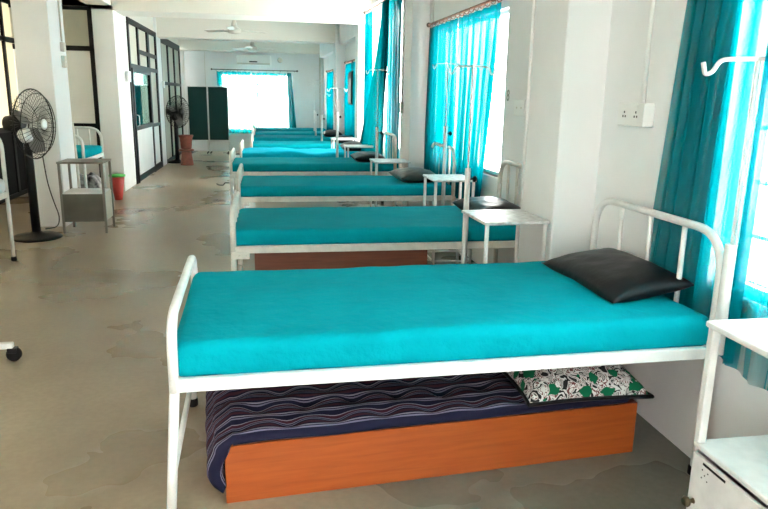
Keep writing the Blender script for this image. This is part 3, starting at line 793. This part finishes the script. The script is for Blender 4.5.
socket_box('switch_box', 'tiny socket on the wall near the far edge of the second window', 'switch', (XW(7.72), 7.70, 1.43), (.08, .10, .03), '-x', m='ivory')
socket_box('switch_box', 'upper beige switch box on the free left column', 'switch', (-2.28, 8.44, 1.99), (.09, .10, .04), '+x', m='ivory')
socket_box('switch_box', 'lower beige switch box on the free left column', 'switch', (-2.28, 8.44, 1.83), (.09, .13, .04), '+x', m='ivory')
socket_box('switch_box', 'white switch on the wide column beside the glass door', 'switch', (-2.17, 11.55, 1.75), (.16, .16, .04), '+x')
socket_box('switch_box', 'small switch on the column between the glazed partitions', 'switch', (-2.14, 15.05, 1.68), (.12, .14, .04), '+x')

def conduit(label, pts, r=.009, m='plate'):
    o = link('conduit_pipe', TB(pts, r, 8), m); return tag(o, label, 'pipe', 'conduit pipes on the walls')
conduit('thin white conduit running up from the double socket box', [(X1 - .012, 3.03, 1.49), (X1 - .012, 3.03, CEIL - .01)], .011)
conduit('thin conduit on the far edge of the nearest column', [(1.528, 3.90, .9), (1.528, 3.90, CEIL - .01)], .011)
conduit('thin conduit on the column beyond the second window', [(XW(8.1) - .212, 8.30, 1.44), (XW(8.1) - .212, 8.30, CEIL - .01)], .010)
conduit('thin conduit beside the curtain of the second window', [(XW(7.72) - .012, 7.70, 1.47), (XW(7.72) - .012, 7.70, 2.62)], .010)
conduit('grey pipe down the right corner of the far wall', [(1.44, 18.985, .0), (1.44, 18.985, 2.59)], .016, 'ivory')
conduit('thin pipe on the far wall above the green screen', [(-1.60, 18.994, .0), (-1.60, 18.992, 2.59)], .006, 'ivory')
conduit('pale pipe in the left corner of the far wall', [(-2.14, 18.987, .0), (-2.14, 18.987, 2.59)], .014, 'plate')
conduit('beige conduit on the free left column', [(-2.268, 8.44, 2.05), (-2.268, 8.44, 2.73)], .010, 'ivory')

cu = bpy.data.curves.new('wall_number', 'FONT'); cu.body = '8'; cu.size = .125; cu.extrude = .001; cu.align_x = 'CENTER'
tmp = bpy.data.objects.new('tmp', cu); COL.objects.link(tmp)
dg = bpy.context.evaluated_depsgraph_get(); me = bpy.data.meshes.new_from_object(tmp.evaluated_get(dg)); bpy.data.objects.remove(tmp)
nm = bpy.data.objects.new('wall_number', me); COL.objects.link(nm); me.materials.clear(); me.materials.append(M['ink'])
nm.location = (XW(5.33) - .003, 5.33, 1.49); nm.rotation_euler = (PI / 2, 0, -PI / 2 + RA)
tag(nm, 'hand-painted number 8 on the wall beside the second window', 'number')

# ------------------------------------------------------------------ fans
def pedestal_fan(label, x, y, zc, R, ang, tilt=0., hub='plate', wire=.0022, br=.24):
    t = thing('pedestal_fan', label, 'fan', (x, y, 0), 0, None)
    link('base', lathe(NB(), [(br, 0), (br + .005, .012), (br - .02, .03), (.06, .055), (.05, .07)], 32), 'black_plastic', t)
    link('pole', TB([(0, 0, .05), (0, 0, .75), (0, 0, zc - .12)], .026, 12, taper=[.044, .042, .034]), 'black_plastic', t)
    hd = bpy.data.objects.new('fan_head', None); COL.objects.link(hd); hd.parent = t
    # local head axes: +X = blowing direction
    mt_ = Matrix.Translation((0, 0, zc)) @ Matrix.Rotation(ang, 4, 'Z') @ Matrix.Rotation(-tilt, 4, 'Y')
    bm = lathe(NB(), [(.03, -.22), (.075, -.20), (.088, -.12), (.085, -.05), (.05, -.02)], 18)
    xform(bm, mt_ @ Matrix.Rotation(PI / 2, 4, 'Y')); link('motor', bm, 'black_plastic', hd)
    bm = lathe(NB(), [(.06, -.045), (.072, -.03), (.072, .045), (.055, .06)], 18); xform(bm, mt_ @ Matrix.Translation((.0, -.03, -.115)) @ Matrix.Rotation(PI / 2.4, 4, 'Y')); link('tilt_joint', bm, hub, hd)
    bm = NB(); f0 = .19
    for k in range(44):
        a = 2 * PI * k / 44; c, s = math.cos(a), math.sin(a)
        tube(bm, [(f0, .05 * c, .05 * s), (f0 - .015, R * .5 * c, R * .5 * s), (f0 - .05, R * .88 * c, R * .88 * s), (f0 - .10, R * c, R * s), (f0 - .15, R * .92 * c, R * .92 * s), (f0 - .19, R * .4 * c, R * .4 * s), (f0 - .20, .07 * c, .07 * s)], wire, 4, caps=False)
    for (rr, xx, tr) in ((R, f0 - .10, .007), (R * .88, f0 - .05, .004), (R * .5, f0 - .015, .003), (.07, f0 - .20, .006), (R * .6, f0 - .185, .003)):
        tube(bm, [(xx, rr * math.cos(2 * PI * q / 40), rr * math.sin(2 * PI * q / 40)) for q in range(40)], tr, 6, closed=True)
    xform(bm, mt_); link('guard', bm, 'black_metal', hd)
    bm = xform(lathe(NB(), [(.052, 0), (.055, .006), (.035, .014)], 20), mt_ @ Matrix.Translation((f0, 0, 0)) @ Matrix.Rotation(PI / 2, 4, 'Y')); link('hub_badge', bm, hub, hd)
    for k in range(3):
        bm = NB(); a0 = 2 * PI * k / 3 + .5; vs = []
        for i in range(9):
            r_ = .04 + (R * .86 - .04) * i / 8; wd = .30 + .75 * math.sin(PI * (i / 8) ** .8) * .62
            row = []
            for j in range(6):
                q = j / 5 - .5; a = a0 + q * wd + .25 * i / 8; row.append(bm.verts.new((.08 + q * .085, r_ * math.cos(a), r_ * math.sin(a))))
            vs.append(row)
        for i in range(8):
            for j in range(5): bm.faces.new((vs[i][j], vs[i + 1][j], vs[i + 1][j + 1], vs[i][j + 1]))
        bmesh.ops.solidify(bm, geom=list(bm.faces), thickness=.003)
        xform(bm, mt_); link('blade', bm, 'fan_blade', hd)
    return t
f1 = pedestal_fan('large black pedestal fan with grey blades in front of the left column', -2.41, 7.43, 1.175, .345, math.radians(-14))
link('power_cord', TB(rounded([(.15, -.06, .86), (.17, -.06, .6), (.20, -.04, .42), (.25, -.02, .22), (.20, .05, .10), (.06, .10, .075)], .12, 6), .006, 6), 'cable', f1)
pedestal_fan('farther black pedestal fan beside the stacked red pot', -2.00, 15.70, 1.11, .345, math.radians(-38), hub='black_plastic', wire=.0045)

def ceiling_fan(label, x, y, zc, rot, R=.60):
    t = thing('ceiling_fan', label, 'ceiling fan', (x, y, zc), rot, None)
    link('down_rod', TB([(0, 0, .05), (0, 0, CEIL - zc - .02)], .012, 8), 'fan_white', t)
    link('canopy', lathe(NB(), [(.03, CEIL - zc - .08), (.06, CEIL - zc - .02), (.06, CEIL - zc)], 16), 'fan_white', t)
    link('motor', lathe(NB(), [(.03, -.07), (.10, -.055), (.125, -.02), (.12, .02), (.06, .06), (.03, .10), (.02, .13)], 24), 'fan_white', t)
    link('rod_cover', lathe(NB(), [(.055, .06), (.05, .12), (.02, .20)], 14), 'fan_white', t)
    for k in range(3):
        a = 2 * PI * k / 3; bm = NB()
        box(bm, .10, .24, -.018, .018, -.004, .004); box(bm, .2, R, -.062, .062, -.003, .003, bev=.002, seg=1)
        xform(bm, Matrix.Rotation(a, 4, 'Z') @ Matrix.Rotation(math.radians(10), 4, 'X')); link('blade', bm, 'fan_white', t)
    return t
ceiling_fan('nearer ceiling fan with three cream blades', -.58, 13.6, 2.68, math.radians(25), .66)
ceiling_fan('farther ceiling fan with three cream blades, in front of the air conditioner', -.32, 17.3, 2.60, math.radians(20), .62)

# ------------------------------------------------------------------ far wall things
t = thing('air_conditioner', 'white wall air conditioner above the far window', 'air conditioner', (-.78, 19.0, 2.27), 0)
link('housing', BX(0, .91, -.21, 0, 0, .26, bev=.025, seg=3), 'plate', t)
link('air_flap', BX(.03, .88, -.214, -.19, .015, .055, bev=.004, seg=1), 'ivory', t)
link('display_panel', BX(.34, .55, -.2125, -.209, .07, .10), 'black_plastic', t)
t = thing('cable_box', 'small round fitting on the far wall to the right of the air conditioner', 'fitting', (.37, 19.0, 2.42), 0)
link('cover', xform(lathe(NB(), [(.07, 0), (.07, .02), (.05, .035)], 18), Matrix.Rotation(PI / 2, 4, 'X')), 'ivory', t)
t = thing('folding_screen', 'folding ward screen of two dark green cloth panels on a white frame', 'screen', (-1.97, 18.1, 0), 0)
for (x0, x1) in ((0, .46), (.50, .97)):
    p = link('screen_panel', BX(x0, x1, -.012, .012, .35, 1.68, bev=.004, seg=1), 'screen_cloth', t)
    fr = link('frame', tube(NB(), rounded([(x0 - .012, 0, .06), (x0 - .012, 0, 1.70), (x1 + .012, 0, 1.70), (x1 + .012, 0, .06)], .04), .011, 8), 'white_metal', t)
    link('cross_rail', TB([(x0, 0, .33), (x1, 0, .33)], .009, 6), 'white_metal', t)
    for xx in (x0 + .02, x1 - .02):
        link('foot_bar', TB([(xx, -.16, .07), (xx, .16, .07)], .01, 6), 'white_metal', t)
        for yy in (-.15, .15): link('caster', xform(lathe(NB(), [(.025, -.01), (.028, 0), (.025, .01)], 12), Matrix.Translation((xx, yy, .03)) @ Matrix.Rotation(PI / 2, 4, 'Y')), 'rubber', t)
t = thing('pot', 'terracotta-red waisted pot stacked on another, beside the far pedestal fan', 'pot', (-1.73, 15.12, 0), 0)
link('lower_tub', lathe(NB(), [(.135, 0), (.14, .02), (.115, .18), (.105, .27), (.10, .30)], 24), 'red', t)
link('rim', lathe(NB(), [(.12, .295), (.16, .31), (.165, .33), (.12, .35)], 24), 'wood_dark', t)
link('upper_tub', lathe(NB(), [(.10, .34), (.115, .38), (.135, .58), (.155, .61), (.158, .64), (.12, .64), (.11, .60)], 24), 'red', t)

# ------------------------------------------------------------------ side ward things (left)
make_bed('bed in the side ward behind the free column, end of its teal mattress showing', -2.28, 9.0, PI / 2, L=1.0, W=.62, zr=.63, zf=.97, zh=1.02, sheet='sheet', seed=71, iv=None, detail=False, group='beds in the left side ward', bracket=False, mt=.11, metal='white_metal', slats=3, fslats=1)
make_bed('white bed with pale mattress at the extreme left edge, beside the large fan', -2.29, 4.42, PI / 2, L=1.98, W=.95, zr=.58, zf=1.0, zh=1.17, sheet='white_cloth', seed=77, detail=False, group='beds in the left side ward', bracket=False, mt=.12, metal='cream_metal', slats=2)
t = thing('drip_pole', 'cream drip post standing in front of the side ward bed', 'pole', (-2.33, 8.90, 0), 0)
link('sleeve', TB([(0, 0, .02), (-.03, 0, 1.13)], .022, 10), 'cream_metal', t)
link('base', lathe(NB(), [(.05, 0), (.05, .012), (.026, .02), (.024, .05)], 14), 'cream_metal', t)
o = link('cloth_bundle', cushion(.55, .40, .42, 26, 18, e=.16, bump=.05, seed=88, nscale=7), 'bundle'); o.location = (-2.75, 9.35, 0)
tag(o, 'crumpled dark and white bundle under the side ward bed', 'bundle')
t = thing('instrument_table', 'grey metal table with lower side panels beside the free left column', 'table', (-2.20, 7.62, 0), 0)
w, d, z = .45, .40, .775
link('table_top', BX(-.01, w + .01, -.01, d + .01, z - .02, z, bev=.004, seg=1), 'grey_frame', t)
for (a, b) in ((0.01, .01), (w - .01, .01), (.01, d - .01), (w - .01, d - .01)): link('leg', BX(a - .012, a + .012, b - .012, b + .012, 0, z - .02), 'grey_frame', t)
link('front_panel', BX(.02, w - .02, .0, .012, .13, .43), 'grey_metal', t)
link('side_panel', BX(w - .022, w - .012, .02, d - .02, .13, .43), 'panel_cream', t); link('side_panel', BX(.012, .022, .02, d - .02, .13, .43), 'panel_cream', t)
link('shelf', BX(.02, w - .02, .012, d - .02, .43, .445), 'panel_white', t)
t = thing('bucket', 'red bucket with a bright green rim behind the grey table', 'bucket', (-2.13, 9.9, .16), 0)
t.location = (-2.13, 10.1, 0)
link('body', lathe(NB(), [(.05, 0), (.055, .005), (.10, .33), (.09, .33), (.085, .30)], 24), 'red_plastic', t)
link('rim', lathe(NB(), [(.098, .33), (.112, .335), (.112, .36), (.09, .365)], 24), 'green_plastic', t)

# trolley whose caster shows at the left edge
t = thing('trolley', 'white trolley leg on a black caster wheel, mostly outside the left edge', 'trolley', (-1.45, 3.90, 0), 0)
link('leg_bar', BX(-1.1, .0, -.018, .018, .075, .11, bev=.004, seg=1), 'white_metal', t)
link('fork', BX(-.03, .02, -.022, .022, .05, .08, bev=.003, seg=1), 'black_plastic', t)
link('caster_wheel', xform(lathe(NB(), [(.030, -.018), (.040, -.012), (.040, .012), (.030, .018)], 20), Matrix.Translation((0.0, 0, .04)) @ Matrix.Rotation(PI / 2, 4, 'X')), 'rubber', t)
link('caster_wheel', xform(lathe(NB(), [(.030, -.018), (.040, -.012), (.040, .012), (.030, .018)], 20), Matrix.Translation((-1.06, 0, .04)) @ Matrix.Rotation(PI / 2, 4, 'X')), 'rubber', t)
link('upright', BX(-.57, -.53, -.018, .018, .11, .85), 'white_metal', t); link('table_top', BX(-.95, -.15, -.28, .28, .85, .875, bev=.006, seg=1), 'white_metal', t)

# ------------------------------------------------------------------ light
w = bpy.data.worlds.new('sky'); bpy.context.scene.world = w; w.use_nodes = True
bg = w.node_tree.nodes['Background']; bg.inputs[0].default_value = (1.0, .975, .945, 1); bg.inputs[1].default_value = 9.0

# ------------------------------------------------------------------ camera
a, b, g = -.172, .22951, .01778
cy, sy = math.cos(a), math.sin(a); cp, sp = math.cos(b), math.sin(b); cr, sr = math.cos(g), math.sin(g)
Rz = Matrix(((cy, sy, 0), (-sy, cy, 0), (0, 0, 1))); B = Matrix(((1, 0, 0), (0, 0, -1), (0, 1, 0)))
P = Matrix(((1, 0, 0), (0, cp, -sp), (0, sp, cp))); Q = Matrix(((cr, -sr, 0), (sr, cr, 0), (0, 0, 1)))
W2C = Q @ P @ B @ Rz
Rc = (Matrix(((1, 0, 0), (0, -1, 0), (0, 0, -1))) @ W2C).transposed()
cam = bpy.data.cameras.new('camera'); co = bpy.data.objects.new('camera', cam); COL.objects.link(co)
co.matrix_world = Matrix.Translation((0, 0, 1.5)) @ Rc.to_4x4()
cam.sensor_width = 36; cam.lens = 672.8 / 768 * 36; cam.clip_start = .05; cam.clip_end = 200
bpy.context.scene.camera = co
vs = bpy.context.scene.view_settings
vs.view_transform = 'Standard'; vs.look = 'None'; vs.exposure = 1.6; vs.gamma = 1; vs.use_curve_mapping = False
